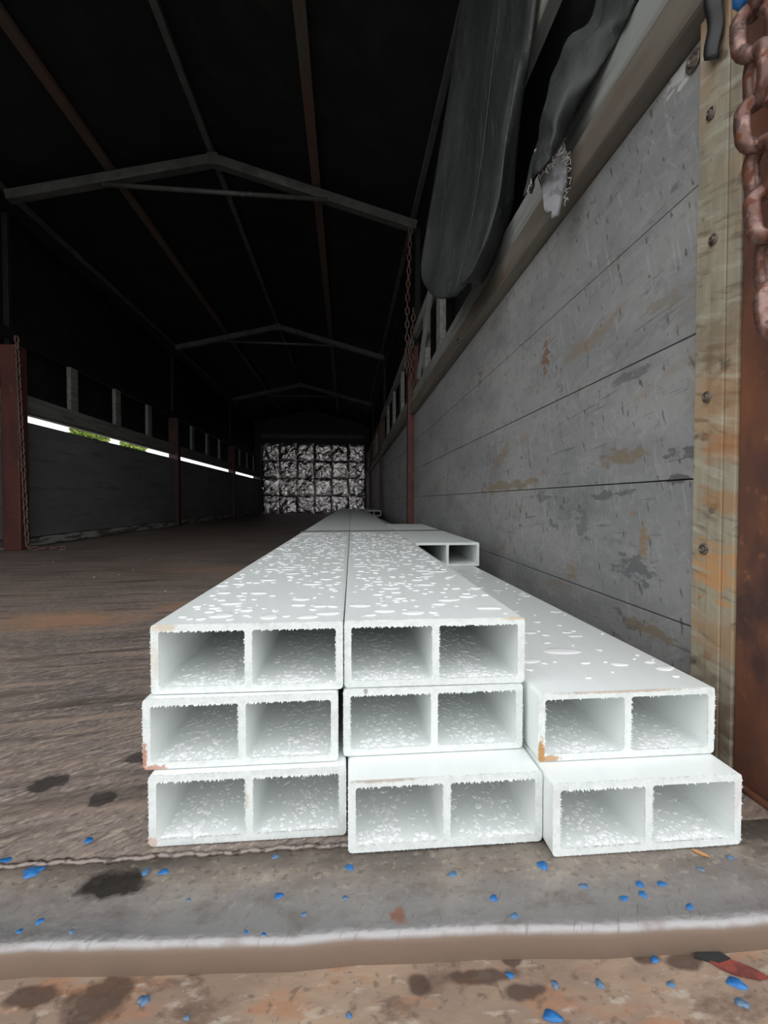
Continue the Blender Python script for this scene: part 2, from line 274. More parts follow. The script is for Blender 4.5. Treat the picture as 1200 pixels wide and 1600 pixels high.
bm = bmesh.new(); P4 = [(.0045, -.0225), (-.06, -.0235), (-.115, -.024), (-.12, -.03), (-.12, -.16), (.0045, -.16)]
rows = [[bm.verts.new((x, edge_y(x)+d, z)) for d, z in P4] for x in xs]
for a, b in zip(rows, rows[1:]):
    for k in range(6): bm.faces.new((a[k], b[k], b[(k+1) % 6], a[(k+1) % 6]))
bm.faces.new(rows[0]); bm.faces.new(rows[-1][::-1]); bmesh.ops.recalc_face_normals(bm, faces=bm.faces)
ledge = tag(link('trim_2', bm_mesh(bm, 'ledge'), ledge_m), 'brown rusty ledge below the rear sill', kind='structure')
# weld bead
pts = []; rad = []
for i in range(161):
    x = -.55+i*.56/160
    pts.append((x, .372+.0009*math.sin(i*.9)+.0008*math.sin(i*.23), .0006)); rad.append(.0022+.0007*math.sin(i*2.1)+.0006*random.random())
tag(tube('weld_bead', pts, .002, weld_m, floor, 8, rad), 'shiny lumpy weld bead')
# paint splats
def splat(x, y, r, mat, parent, zf, asp=1., ang=0.):
    bm = bmesh.new(); n = 20; ring = []; ph = [random.uniform(0, 6) for _ in range(3)]
    cv = bm.verts.new((0, 0, .0003))
    for k in range(n):
        t = 2*PI*k/n; q = .9*r*(1+.16*math.sin(2*t+ph[0])+.12*math.sin(3*t+ph[1])+.08*math.sin(5*t+ph[2])); px, py = q*math.cos(t), q*math.sin(t)*asp
        ring.append(bm.verts.new((px*math.cos(ang)-py*math.sin(ang), px*math.sin(ang)+py*math.cos(ang), 0)))
    for v_ in ring: v_.co.z = zf(x+v_.co.x, y+v_.co.y)-zf(x, y)+.0002
    for k in range(n): bm.faces.new((cv, ring[k], ring[(k+1) % n]))
    r_ = bmesh.ops.extrude_edge_only(bm, edges=[e for e in bm.edges if e.is_boundary])
    for v_ in [e for e in r_['geom'] if isinstance(e, bmesh.types.BMVert)]: v_.co.z -= .0006
    return link('paint_splat', bm_mesh(bm, 'splat', True), mat, parent, (x, y, zf(x, y)+.0002))
flat = lambda x, y: 0.
ledz = lambda x, y: -.0228
for x, y, r, a in [(-.22, .396, .0042, .8), (-.276, .379, .006, .6), (-.30, .385, .004, .6)]: splat(x, y, r, blue_m, floor, flat, a)
for x, y, r, a, f in [(-.245, .366, .0085, .7, 0), (-.157, .358, .0035, 1, 1), (-.143, .357, .0036, 1, 0), (-.212, .322, .0024, 1, 0), (-.221, .316, .0018, 1, 0), (-.186, .313, .0018, 1, 1), (-.058, .365, .0035, .7, 1), (-.05, .328, .0032, 1, 0),
    (.002, .349, .0038, .8, 0), (-.001, .322, .0025, .8, 1), (.082, .336, .0036, .8, 1), (.107, .313, .0035, .7, 0), (.117, .299, .0028, .9, 1), (.155, .338, .0052, .8, 0), (.178, .317, .0036, .8, 1), (.202, .305, .003, .9, 0), (.221, .315, .0036, .8, 0),
    (.218, .307, .0034, .8, 0), (.238, .314, .0036, .8, 0), (.245, .295, .003, .9, 0), (.278, .324, .0032, .7, 1), (.311, .333, .0035, .7, 1), (-.056, .300, .0018, 1.4, 0), (-.068, .303, .0014, 1, 0), (-.03, .312, .0022, .9, 1), (-.115, .33, .0016, 1, 1)]:
    splat(x, y, r, bluef_m if f else blue_m, sill, lip_z, a)
for x, y, r, a, f in [(-.127, .285, .004, .9, 1), (.001, .266, .002, 1, 1), (.107, .280, .0025, 1, 0), (.134, .272, .0028, 1, 1), (.163, .270, .003, 1, 1), (.124, .255, .0060, .65, 0), (.209, .2815, .0028, 1, 0), (.209, .266, .0025, 1, 1), (.2515, .263, .0060, .7, 0), (-.097, .273, .002, 1, 1), (.245, .252, .004, .8, 1)]:
    splat(x, y, r, bluef_m if f else blue_m, ledge, ledz, a)

# ------------------------------------------------------------ right side wall: planks bay by bay
ZP = [.004, .142, .316, .485, .655, .82]
wr = rbox('wall_right', .027, .037, .43, 10.6, 0, .82, dark_m, bev=0); tag(wr, 'grey planked drop sides along the right of the bed', kind='structure')
winv = wr.matrix_basis.inverted()
def child_keep(o, p):
    o.parent = p; o.matrix_parent_inverse = p.matrix_basis.inverted(); return o
for bi, (y0, y1) in enumerate(BAYS):
    for k in range(5):
        off = random.uniform(-.0012, .0012)
        if bi == 0:      # the near bay keeps its paint stains in place across the planks
            me = box_me(.027-off, y1-.482, ZP[k+1]-ZP[k]-.0016, .001, 'plank', None).copy(); me.materials.clear()
            me.transform(Matrix.Translation((XR(1.6)+(off+.027)/2, (y1+.482)/2, (ZP[k]+ZP[k+1])/2)) @ Matrix.Rotation(RZ, 4, 'Z'))
            child_keep(link('plank', me, plank_n), wr)
        else: child_keep(rbox('plank', off, .027, y0, y1, ZP[k]+.0008, ZP[k+1]-.0008, plank_r, bev=.001), wr)
# left wall: one board per bay over a low strip, gap of daylight above
wl = box('wall_left', (XL-.045, .4, 0), (XL-.03, 10.6, .78), dark_m, bev=0); tag(wl, 'dark grey drop sides along the left of the bed', kind='structure')
for bi, (y0, y1) in enumerate(BAYS):
    child_keep(box('board', (XL-.03, y0+.1, .062), (XL, y1+(.1 if bi else .19), .787 if bi else .83), panel_l, bev=.003), wl)
    child_keep(box('bottom_strip', (XL-.03, y0+.1, .003), (XL+(.008 if bi else 0), y1+(.1 if bi else .19), .058), peel, bev=.004), wl)

# ------------------------------------------------------------ rails along both sides
def rail_parts(side):
    if side > 0:
        a = rbox('trim_3', -.026, .03, .43, 10.6, .824, .884, rail_s, bev=.006); tag(a, 'brown steel rail on top of the right planks', kind='structure')
        b = rbox('trim_4', -.010, .03, .43, 10.6, .886, .968, rail_w, bev=.003); tag(b, 'weathered wooden board above the right steel rail', kind='structure')
        c = rbox('trim_5', .0, .03, .43, 10.6, 1.30, 1.36, rail_w, bev=.003); tag(c, 'upper wooden rail on the right side', kind='structure')
    else:
        a = box('trim_6', (XL-.035, .43, .832), (XL+.012, 10.6, .852), rail_s, bev=.004); tag(a, 'thin steel rail above the slit of daylight on the left', kind='structure')
        b = box('trim_7', (XL-.035, .43, .853), (XL+.004, 10.6, .955), rail_w, bev=.003); tag(b, 'weathered wooden board above the left slit', kind='structure')
        c = box('trim_8', (XL-.035, .43, 1.27), (XL-.005, 10.6, 1.33), tarp_m, bev=.003); tag(c, 'upper wooden rail on the left side', kind='structure')
rail_parts(1); rail_parts(-1)

# ------------------------------------------------------------ back wall: quilted foil
BY = 10.62
bm = bmesh.new(); vv = [bm.verts.new(p) for p in ((-2.15, BY, 0), (.60, BY, 0), (.60, BY, 2.13), (-.79, BY, 2.46), (-2.15, BY, 2.16))]
bm.faces.new(vv); r = bmesh.ops.extrude_face_region(bm, geom=bm.faces[:]); bmesh.ops.translate(bm, vec=(0, .04, 0), verts=[e for e in r['geom'] if isinstance(e, bmesh.types.BMVert)]); bmesh.ops.recalc_face_normals(bm, faces=bm.faces)
bw = link('wall_back', bm_mesh(bm, 'bulkhead'), dark_m); tag(bw, 'front bulkhead of the bed lined with crinkled foil', kind='structure')
def foil_me(seed, wd, ht):
    bm = bmesh.new(); n = 16; rnd = random.Random(seed); g_ = []
    for j in range(n+1):
        row = []
        for i in range(n+1):
            u, v_ = i/n, j/n
            p = 1-max(abs(2*u-1), abs(2*v_-1))**6
            d = .003+p*(.012+.016*(mnoise.noise(V((u*3.2+seed*7.3, v_*3.2, seed)))+.55*mnoise.noise(V((u*7, v_*7+seed*3.1, seed+4)))))
            row.append(bm.verts.new((u*wd, -max(d, .002), v_*ht)))
        g_.append(row)
    for j in range(n):
        for i in range(n): bm.faces.new((g_[j][i], g_[j][i+1], g_[j+1][i+1], g_[j+1][i]))
    me = bm_mesh(bm, 'foil_panel', True); me.materials.append(foil); return me
fw, fh = 2.42/6, 1.64/4
fms = [foil_me(s, fw-.010, fh-.010) for s in range(8)]
for j in range(4):
    for i in range(6):
        o = link('foil_panel', fms[(i*3+j*5) % 8], None, None, (-1.955+i*fw+.005, BY-.001, j*fh+.005), (random.uniform(-.02, .03), 0, random.uniform(-.02, .02))); child_keep(o, bw)
hb = box('trim_9', (-1.98, BY-.10, 1.74), (.46, BY-.02, 1.84), frame_m, bev=.005); tag(hb, 'grey crossbeam above the foil wall', kind='structure')

# ------------------------------------------------------------ roof: tarp, trusses, purlins
RX, RZT = -.79, 2.335
EL, ER = (-2.04, 2.035), (.44, 2.005)
def roof_z(x):
    return EL[1]+(RZT-EL[1])*(x-EL[0])/(RX-EL[0]) if x < RX else ER[1]+(RZT-ER[1])*(ER[0]-x)/(ER[0]-RX)
RY0 = .45
bm = bmesh.new(); gx = [-2.141, -2.14]+[-2.04+i*(2.50/24) for i in range(25)]+[.58, .581]; gy = [RY0+i*(10.70-RY0)/60 for i in range(61)]; g_ = []
for y in gy:
    sag = .012*math.sin((y-2.8)/2.6*2*PI)
    g_.append([bm.verts.new((x, y, roof_z(min(max(x, -2.04), .46))+.095-(.26 if x in (-2.141, .581) else 0)+sag*.4+.012*mnoise.noise(V((x*2, y*2, 0))))) for x in gx])
for a, b in zip(g_, g_[1:]):
    for k in range(len(gx)-1): bm.faces.new((a[k], a[k+1], b[k+1], b[k]))
ceil = tag(link('ceiling', bm_mesh(bm, 'roof_tarp', True), tarp_m), 'black tarpaulin roof over the truck bed', kind='structure')
md = ceil.modifiers.new('thick', 'SOLIDIFY'); md.thickness = .004; md.offset = 1
def side_sheet(name, x, label):
    bm = bmesh.new(); g_ = []
    for j in range(11):
        z = .88+((2.06 if x > 0 else 2.085)-.88)*j/10
        g_.append([bm.verts.new(((XR(y) if x > 0 else XL)+(.095 if x > 0 else -.115)+.012*mnoise.noise(V((y*1.5, z*3, x))), y, z)) for y in gy])
    for a, b in zip(g_, g_[1:]):
        for k in range(len(gy)-1): bm.faces.new((a[k], a[k+1], b[k+1], b[k]))
    o = tag(link(name, bm_mesh(bm, name, True), tarp_m), label, 'tarp', 'side tarpaulins')
    m_ = o.modifiers.new('thick', 'SOLIDIFY'); m_.thickness = .003
side_sheet('side_tarp', -1, 'black side tarpaulin above the left wooden rail')
side_sheet('side_tarp', 1, 'black side tarpaulin outside the right wooden rail')
ordn = ['nearest', 'second', 'third', 'farthest']
for i, y in enumerate([2.82, 5.40, 8.03]):
    t = link('roof_truss', None, loc=(RX, y, RZT))
    tag(t, ['nearest grey gable roof truss with a tie rod', 'middle grey gable roof truss halfway down the roof', 'farthest grey gable roof truss near the foil wall'][i], 'roof truss', 'roof trusses')
    er = XR(y)+.02
    for nm, a, b in (('rafter', (-1.955, y, 2.055), (RX-.005, y, RZT)), ('rafter', (er, y, ER[1]), (RX+.005, y, RZT))):
        child_keep(bar(nm, a, b, .055, .055, frame_m), t)
    child_keep(tube('tie_rod', [(-1.42, y-.02, 2.145), (-.11, y-.02, 2.130)], .014, frame_m), t)
    child_keep(box('gusset', (RX-.03, y-.032, RZT-.04), (RX+.03, y-.029, RZT+.03), frame_m, bev=.001), t)
for x, lab, m_, wd, hh in [(-1.385, 'brown roof purlin running left of the ridge', purl_m, .052, .03), (RX-.012, 'thin grey ridge purlin along the roof peak', frame_m, .035, .035), (-.178, 'brown roof purlin running right of the ridge', purl_m, .052, .03), (-1.99, 'thin dark purlin along the left eave', frame_m, .03, .03), (.425, 'thin dark purlin along the right eave', frame_m, .03, .03)]:
    z = roof_z(x)+.045+(.01 if x < -1.9 or x > .3 else 0)
    tag(box('roof_purlin', (x-wd/2, RY0, z), (x+wd/2, 10.6, z+hh), m_, bev=.004), lab, 'purlin', 'roof purlins')

# ------------------------------------------------------------ posts
def post(lo, hi, mat, label, fl=True):
    t = box('side_post', lo, hi, mat, bev=.006); tag(t, label, 'post', 'side posts')
    d = hi[0]-lo[0]
    return t
post((-1.998, 2.79, 0), (-1.90, 2.87, 1.20), redpost, 'rusty red post on the left with a chain hanging beside it')
post((-2.06, 5.42, 0), (-1.95, 5.50, 1.26), darkpost, 'dark red post dividing the left boards, middle of the left row')
post((-2.06, 8.07, 0), (-1.95, 8.15, 1.26), darkpost, 'dark post dividing the left boards nearest the foil wall')
post((-2.06, 10.45, 0), (-1.94, 10.56, 2.0), dark_m, 'black corner post at the left edge of the foil wall')
for y0, y1, lab, m_, zt in [(2.76, 2.84, 'dark red post between the first and second right wall sections', redpost, 1.25), (5.34, 5.42, 'dark post between the second and third right wall sections', darkpost, 1.25), (7.99, 8.07, 'dark post between the third and last right wall sections', darkpost, 1.25), (10.45, 10.56, 'black corner post at the right edge of the foil wall', dark_m, 2.0)]:
    post((XR(y0)-.036, y0, 0), (XR(y0)+.03, y1, zt), m_, lab)
# tall slim uprights that carry the trusses
for y in (2.82, 5.40, 8.03):
    k = {2.82: 'nearest', 5.40: 'middle', 8.03: 'farthest'}[y]
    tag(box('truss_upright', (XR(y)+.012, y-.02, 1.25), (XR(y)+.045, y+.02, 2.0), tarp_m, bev=.003), 'slim dark upright carrying the right end of the %s truss' % k, 'upright', 'truss uprights')
    tag(box('truss_upright', (-2.055, y+.085, 1.20 if y < 3 else 1.26), (-2.022, y+.115, 2.02), tarp_m, bev=.003), 'slim dark upright carrying the left end of the %s truss' % k, 'upright', 'truss uprights')
# corner post at the right edge of the picture
cp = link('corner_post', None, loc=(.44, .385, 0)); tag(cp, 'rusted orange-brown corner post beside the wooden batten', 'post')
child_keep(box('web', (.398, .330, .001), (.404, .425, 2.02), rust, bev=.002), cp)
child_keep(box('flange', (.404, .418, .001), (.47, .425, 2.02), rust, bev=.002), cp)
child_keep(box('flange', (.404, .330, .001), (.47, .337, 2.02), rust, bev=.002), cp)
child_keep(box('base_weld', (.392, .335, .0005), (.398, .42, .006), rust, bev=.002), cp)

# ------------------------------------------------------------ wooden batten with bolts
bt = link('wooden_batten', None, loc=(.40, .455, 0)); tag(bt, 'weathered bolted wooden batten at the end of the grey planks', 'batten')
for y0, y1, dx in ((.4605, .4815, 0.), (.4415, .4600, -.0008), (.4265, .4410, .0006)):
    me = box_me(.035-dx, y1-y0, .819, .0012, 'strip', None).copy(); me.materials.clear(); me.transform(Matrix.Translation((.4125+dx/2, (y0+y1)/2, .4125)))
    child_keep(link('strip', me, wood), bt)
def washer_bolt(parent, x, y, z, r):
    bm = bmesh.new(); n = 18
    prof = [(r, 0), (r, .0016), (r*.82, .0024), (r*.62, .0012), (r*.56, .0016), (r*.50, .0042), (r*.30, .0052), (r*.26, .0036), (0.0, .0034)]
    rings = []
    for q, h in prof:
        rings.append([bm.verts.new((-h, q*math.cos(2*PI*k/n), q*math.sin(2*PI*k/n))) for k in range(n)] if q > 0 else [bm.verts.new((-h, 0, 0))])
    for a, b in zip(rings, rings[1:]):
        for k in range(n):
            if len(b) == 1: bm.faces.new((a[k], a[(k+1) % n], b[0]))
            else: bm.faces.new((a[k], a[(k+1) % n], b[(k+1) % n], b[k]))
    bmesh.ops.recalc_face_normals(bm, faces=bm.faces)
    o = link('bolt', bm_mesh(bm, 'bolt', True), bolt_m, None, (x, y, z)); child_keep(o, parent); return o
for y, z in ((.463, .709), (.457, .571), (.462, .404), (.463, .237)): washer_bolt(bt, .3945, y, z, .0062)
wb = washer_bolt(wr, XR(.5)-.001, .502, .802, .011)

# ------------------------------------------------------------ wooden stakes between the rails
def stakes(side):
    cnt = 0
    for bi, (y0, y1) in enumerate(BAYS):
        ys = [y for y in ([1.38, 1.98, 2.36] if side > 0 and bi == 0 else ([.9, 1.5, 2.2] if bi == 0 else [y0+.62, y0+1.26, y0+1.90]))]
        for y in ys:
            if side < 0 and bi == 0: continue
            cnt += 1
            words = ['first', 'second', 'third', 'fourth', 'fifth', 'sixth', 'seventh', 'eighth', 'ninth', 'tenth', 'eleventh', 'twelfth'][cnt-1]
            if side < 0: o = box('rail_stake', (XL-.03, y, .956), (XL+.0, y+.09, 1.269), rail_w, bev=.003); lab = 'pale wooden stake standing on the left rail, %s from the chained red post' % words
            else: o = rbox('rail_stake', .002, .03, y, y+.085, .969, 1.299, rail_w); lab = 'pale wooden stake standing on the right rail, %s from the open end' % words
            tag(o, lab, 'stake', 'stakes between the %s rails' % ('left' if side < 0 else 'right'))
stakes(-1); stakes(1)
tag(bar('diagonal_brace', (XR(2.6)-.009, 2.52, .99), (XR(2.2)-.009, 2.14, 1.30), .02, .04, rail_w), 'slanting pale brace between the right rail stakes', 'brace')
hk = tube('wire_hook', [(XR(1.49)-.024, 1.47, .832), (XR(1.49)-.034, 1.48, .824), (XR(1.49)-.040, 1.495, .826), (XR(1.49)-.036, 1.51, .836), (XR(1.49)-.026, 1.515, .842)], .003, bolt_m, None, 8)
tag(hk, 'small pale wire hook on the right steel rail', 'hook')

# ------------------------------------------------------------ chains
def link_me(L_, W_, r, mat):
    bm = bmesh.new(); n = 20; R_ = W_/2-r; s = L_/2-r-R_; pts = []
    for k in range(n):
        t = 2*PI*k/n; pts.append(V((R_*math.cos(t), 0, R_*math.sin(t)+(s if math.sin(t) > 1e-6 else -s if math.sin(t) < -1e-6 else 0))))
    rings = []; m_ = 8
    for k in range(n):
        t = (pts[(k+1) % n]-pts[k-1]).normalized(); a = V((0, 1, 0)); b2 = t.cross(a)
        rings.append([bm.verts.new(pts[k]+(a*math.cos(2*PI*q/m_)+b2*math.sin(2*PI*q/m_))*r) for q in range(m_)])
    for k in range(n):
        for q in range(m_): bm.faces.new((rings[k][q], rings[k][(q+1) % m_], rings[(k+1) % n][(q+1) % m_], rings[(k+1) % n][q]))
    bmesh.ops.recalc_face_normals(bm, faces=bm.faces)
    me = bm_mesh(bm, 'chain_link', True); me.materials.append(mat); return me
def chain(label, path, L_, W_, r, mat, twist=0., group=None):
    root = link('hanging_chain', None, loc=path[-1]); tag(root, label, 'chain', group)
    me = link_me(L_, W_, r, mat); pitch = L_-2*r
    P_ = [V(p) for p in path]; seg = 0; pos = P_[0].copy(); i = 0; d = 0.
    tot = [0]
    for a, b in zip(P_, P_[1:]): tot.append(tot[-1]+(b-a).length)
    s = 0.
    while s < tot[-1]:
        k = max(j for j in range(len(tot)-1) if tot[j] <= s); a, b = P_[k], P_[k+1]
        p = a+(b-a)*((s-tot[k])/(tot[k+1]-tot[k])); dr = (b-a).normalized()
        q = dr.to_track_quat('Z', 'Y')
        q = q @ Matrix.Rotation(twist+(PI/2 if i % 2 else 0)+random.uniform(-.12, .12), 3, 'Z').to_quaternion()
        o = link('chain_link', me, None, None, p, q.to_euler()); child_keep(o, root)
        s += pitch*.985; i += 1
    return root
chain('heavy rusty chain hanging close by at the upper right corner', [(.362, .384, .790), (.360, .368, .60), (.363, .352, .45)], .056, .038, .0064, chain_m, .35)
chain('long thin rusty chain hanging down the left red post to the floor', [(-1.888, 2.77, 1.22), (-1.872, 2.77, .7), (-1.852, 2.77, .035), (-1.84, 2.775, .012), (-1.81, 2.79, .012), (-1.77, 2.82, .012), (-1.72, 2.80, .012), (-1.65, 2.82, .012)], .048, .030, .005, chain_d, .3)
chain('thin dark chain hanging beside the red post under the right eave', [(XR(2.7)-.025, 2.74, 1.97), (XR(2.7)-.045, 2.73, 1.5), (XR(2.7)-.048, 2.73, 1.05)], .05, .03, .0045, chain_d, .3)
chain('second thin dark chain looped close to the right red post', [(XR(2.7)-.005, 2.74, 1.45), (XR(2.7)-.020, 2.73, 1.2), (XR(2.7)-.016, 2.735, .95)], .05, .03, .0045, chain_d, .9)
rp = tube('blue_rope', [(.398, .405, .86), (.38, .395, .845), (.366, .388, .825), (.362, .384, .80), (.357, .383, .775), (.352, .384, .752), (.353, .385, .738), (.362, .386, .736)], .0055, blue_m, None, 10)
tag(rp, 'short blue rope tied around the top of the heavy chain', 'rope')

# ------------------------------------------------------------ black tarps bunched at the upper right
def interp(P_, nu, nv, wav):
    def cr(a, b, c, d, t): return .5*((2*b)+(c-a)*t+(2*a-5*b+4*c-d)*t*t+(3*b-a-3*c+d)*t**3)
    def line(pts, n):
        pts = [V(p) for p in pts]; m_ = len(pts); outp = []
        for i in range(n+1):
            s = i/n*(m_-1); k = min(int(s), m_-2); t = s-k
            outp.append(cr(pts[max(k-1, 0)], pts[k], pts[k+1], pts[min(k+2, m_-1)], t))
        return outp
    rows = [line(r_, nu) for r_ in P_]
    cols = [line([r_[i] for r_ in rows], nv) for i in range(nu+1)]
    return [[cols[i][j]+wav(i/nu, j/nv) for i in range(nu+1)] for j in range(nv+1)]
def sheet(name, grid, mat, parent, thick=.003, torn=0):
    bm = bmesh.new(); nv = len(grid)
    if torn:
        rr = random.Random(3)
        for p in grid[-1]: p.z += rr.uniform(-torn, torn); p.y += rr.uniform(-torn, torn)*.6
    vv = [[bm.verts.new(p) for p in r_] for r_ in grid]
    for a, b in zip(vv, vv[1:]):
        for k in range(len(a)-1): bm.faces.new((a[k], a[k+1], b[k+1], b[k]))
    o = link(name, bm_mesh(bm, name, True), mat, None)
    m_ = o.modifiers.new('thick', 'SOLIDIFY'); m_.thickness = thick; m_.offset = 0
    if parent: child_keep(o, parent)
    return o
A = [[(.415, 1.50, 2.04), (.42, 1.28, 2.04), (.415, 1.0, 2.04), (.42, .80, 2.04), (.425, .95, 2.04)],
 [(0.386, 1.5, 1.952), (0.41, 1.3, 1.738), (0.394, 1.04, 1.454), (0.395, 0.925, 1.329), (.42, 1.05, 1.36)],
 [(0.351, 1.5, 1.701), (0.385, 1.3, 1.519), (0.375, 1.04, 1.279), (0.395, 0.99, 1.234), (.42, 1.10, 1.25)],
 [(0.31, 1.5, 1.447), (0.361, 1.3, 1.299), (0.352, 1.04, 1.102), (0.395, 1.049, 1.111), (.42, 1.15, 1.13)],
 [(0.276, 1.5, 1.236), (0.33, 1.3, 1.114), (0.333, 1.04, 0.96), (0.395, 1.089, 0.997), (.42, 1.18, 1.02)],
 [(0.251, 1.5, 1.066), (0.296, 1.3, 0.957), (0.316, 1.06, 0.857), (0.382, 1.12, 0.935), (.385, 1.22, .985)],
 [(0.268, 1.5, 1.010), (0.284, 1.31, 0.888), (0.308, 1.10, 0.823), (0.365, 1.18, 0.88), (.372, 1.27, .98)],
 [(0.30, 1.5, 1.02), (0.32, 1.36, .945), (0.335, 1.20, 0.90), (0.36, 1.25, 0.92), (.37, 1.30, .985)]]
ta = link('gathered_tarp', None, loc=(.36, 1.3, 1.0)); tag(ta, 'large black tarpaulin curtain bunched up above the right rail', 'tarp', 'bunched tarps')
sheet('curtain', interp(A, 48, 40, lambda u, v_: V(((.016*math.sin(u*15+v_*3)+.020*mnoise.noise(V((u*6, v_*3, 1)))+.010*mnoise.noise(V((u*16, v_*9, 2))))*(1-abs(2*u-1))*(.3+v_), .010*mnoise.noise(V((u*7, v_*4, 5)))*v_, .004*math.sin(u*9+v_*11)))), curt_m, ta, .004)
ga = interp(A, 8, 30, lambda u, v_: V((-.004, -.004, 0)))
sm = [g_[3]+V((-.001, -.001, 0)) for g_ in ga[4:27]]
child_keep(tube('seam_cord', sm, .0016, curt_m, None, 6), ta)['label'] = 'thin stitched seam'
B = [[(.43, .66, 2.04), (.425, .58, 2.04), (.43, .50, 2.04), (.44, .52, 2.04)],
 [(.445, .76, 1.40), (.435, .66, 1.36), (.41, .54, 1.30), (.43, .56, 1.31)],
 [(0.44, 0.78, 1.177), (0.425, 0.7, 1.089), (0.39, 0.59, 0.998), (.42, .62, 1.02)],
 [(0.394, 0.78, 1.106), (0.385, 0.7, 1.018), (0.388, 0.635, 0.965), (.42, .67, 1.0)],
 [(0.362, 0.78, 1.037), (0.352, 0.7, 0.954), (0.385, 0.69, 0.945), (.41, .73, .99)],
 [(0.346, 0.78, 0.97), (0.334, 0.7, 0.892), (0.378, 0.75, 0.929), (.39, .78, .985)],
 [(0.331, 0.78, 0.903), (0.322, 0.7, 0.848), (0.370, 0.775, 0.911), (.382, .80, .97)],
 [(0.316, 0.78, 0.829), (0.322, 0.71, 0.838), (0.365, 0.79, 0.905), (.38, .82, .96)]]
tb = link('torn_tarp', None, loc=(.36, .74, .9)); tag(tb, 'smaller black tarpaulin hanging over the right rail with a torn end', 'tarp', 'bunched tarps')
sheet('curtain', interp(B, 36, 44, lambda u, v_: V((.004*math.sin(u*11+v_*4)+.012*mnoise.noise(V((u*6, v_*8, 3))), .006*mnoise.noise(V((u*6, v_*9, 8))), .003*math.sin(u*8+v_*14)))), curt_m, tb, .004, .008)
wp = interp([[(.330, .775, .905), (.352, .745, .905), (.372, .745, .895)], [(.334, .765, .85), (.352, .738, .845), (.373, .745, .84)], [(.338, .755, .80), (.353, .735, .79), (.368, .742, .81)], [(.342, .752, .785), (.354, .736, .765), (.366, .742, .80)]], 12, 14,
            lambda u, v_: V((0, .003*math.sin(u*8+v_*9), .0)))
o = sheet('torn_lining', wp, ply_m, tb, .003, .005); o['label'] = 'pale grey torn lining'
bm = bmesh.new(); rr = random.Random(5)
for k in range(70):
    t = rr.random(); p = V((.318+.052*t, .76-.03*math.sin(t*3), .835+.075*t*t+rr.uniform(-.006, .006))) if k < 40 else V((.372+rr.uniform(-.003, .003), .744, .795+.1*rr.random()))
    add_tube(bm, [p, p+V((rr.uniform(-.006, .006), rr.uniform(-.006, .004), rr.uniform(-.004, .006))), p+V((rr.uniform(-.010, .008), rr.uniform(-.008, .004), rr.uniform(-.014, .008)))], .0005, 4)
o = link('frayed_threads', bm_mesh(bm, 'threads'), fray_m); child_keep(o, tb); o['label'] = 'frayed pale threads'; o['kind'] = 'stuff'
# black rubber strap dangling at the top of the batten
st = sheet('rubber_strap', interp([[(.392, .462, .875), (.386, .452, .875), (.392, .441, .87)], [(.388, .464, .83), (.380, .453, .825), (.388, .442, .82)], [(.389, .463, .80), (.382, .455, .79), (.389, .445, .785)], [(.391, .466, .775), (.385, .459, .76), (.391, .450, .755)]], 10, 14, lambda u, v_: V((.002*math.sin(v_*12), 0, 0))), rub_m, None, .003)
tag(st, 'torn black rubber strap dangling over the top of the wooden batten', 'strap')

# ------------------------------------------------------------ double-cell pipes
PW, PH, WT = .1645, .0605, .0062
def rloop(x0, x1, z0, z1, r, n=4):
    pts = []
    for cx, cz, a0 in ((x1-r, z0+r, -PI/2), (x1-r, z1-r, 0), (x0+r, z1-r, PI/2), (x0+r, z0+r, PI)):
        for k in range(n+1):
            a = a0+PI/2*k/n; pts.append((cx+r*math.cos(a), cz+r*math.sin(a)))
    return pts
xm = PW/2
LOOPS = [rloop(0, PW, 0, PH, .0034), rloop(WT, xm-WT/2, WT, PH-WT, .003), rloop(xm+WT/2, PW-WT, WT, PH-WT, .003)]
def pipe_me(L_, cutm):
    bm = bmesh.new()
    ends = []
    for y in (0, L_):
        edges = []; vl = []
        for lp in LOOPS:
            vv = [bm.verts.new((x, y, z)) for x, z in lp]; vl.append(vv)
            edges += [bm.edges.new((vv[k], vv[(k+1) % len(vv)])) for k in range(len(vv))]
        r_ = bmesh.ops.triangle_fill(bm, use_beauty=True, use_dissolve=False, edges=edges)
        for f in r_['geom']:
            if isinstance(f, bmesh.types.BMFace): f.material_index = 1
        ends.append(vl)
    for a, b in zip(*ends):
        for k in range(len(a)):
            f = bm.faces.new((a[k], a[(k+1) % len(a)], b[(k+1) % len(a)], b[k])); f.smooth = True
    bmesh.ops.recalc_face_normals(bm, faces=bm.faces)
    me = bm_mesh(bm, 'pipe'); me.materials.append(frp); me.materials.append(cutm)
    try: me.set_sharp_from_angle(angle=math.radians(50))
    except Exception: pass
    return me
def add_drop(bm, x, y, z, rx, ry, h, rnd):
    n = 12; ph = [rnd.uniform(0, 6.28) for _ in range(3)]; am = rnd.uniform(.04, .2)
    rings = []
    for q, hh in ((1, 0), (.93, .45), (.72, .82), (.38, .97)):
        rings.append([bm.verts.new((x+rx*q*(1+am*math.sin(2*t+ph[0])+am*.6*math.sin(3*t+ph[1]))*math.cos(t), y+ry*q*(1+am*math.sin(2*t+ph[0])+am*.6*math.sin(3*t+ph[1]))*math.sin(t), z+h*hh)) for t in [2*PI*k/n for k in range(n)]])
    c = bm.verts.new((x, y, z+h))
    for a, b in zip(rings, rings[1:]):
        for k in range(n): bm.faces.new((a[k], a[(k+1) % n], b[(k+1) % n], b[k]))
    for k in range(n): bm.faces.new((rings[-1][k], rings[-1][(k+1) % n], c))
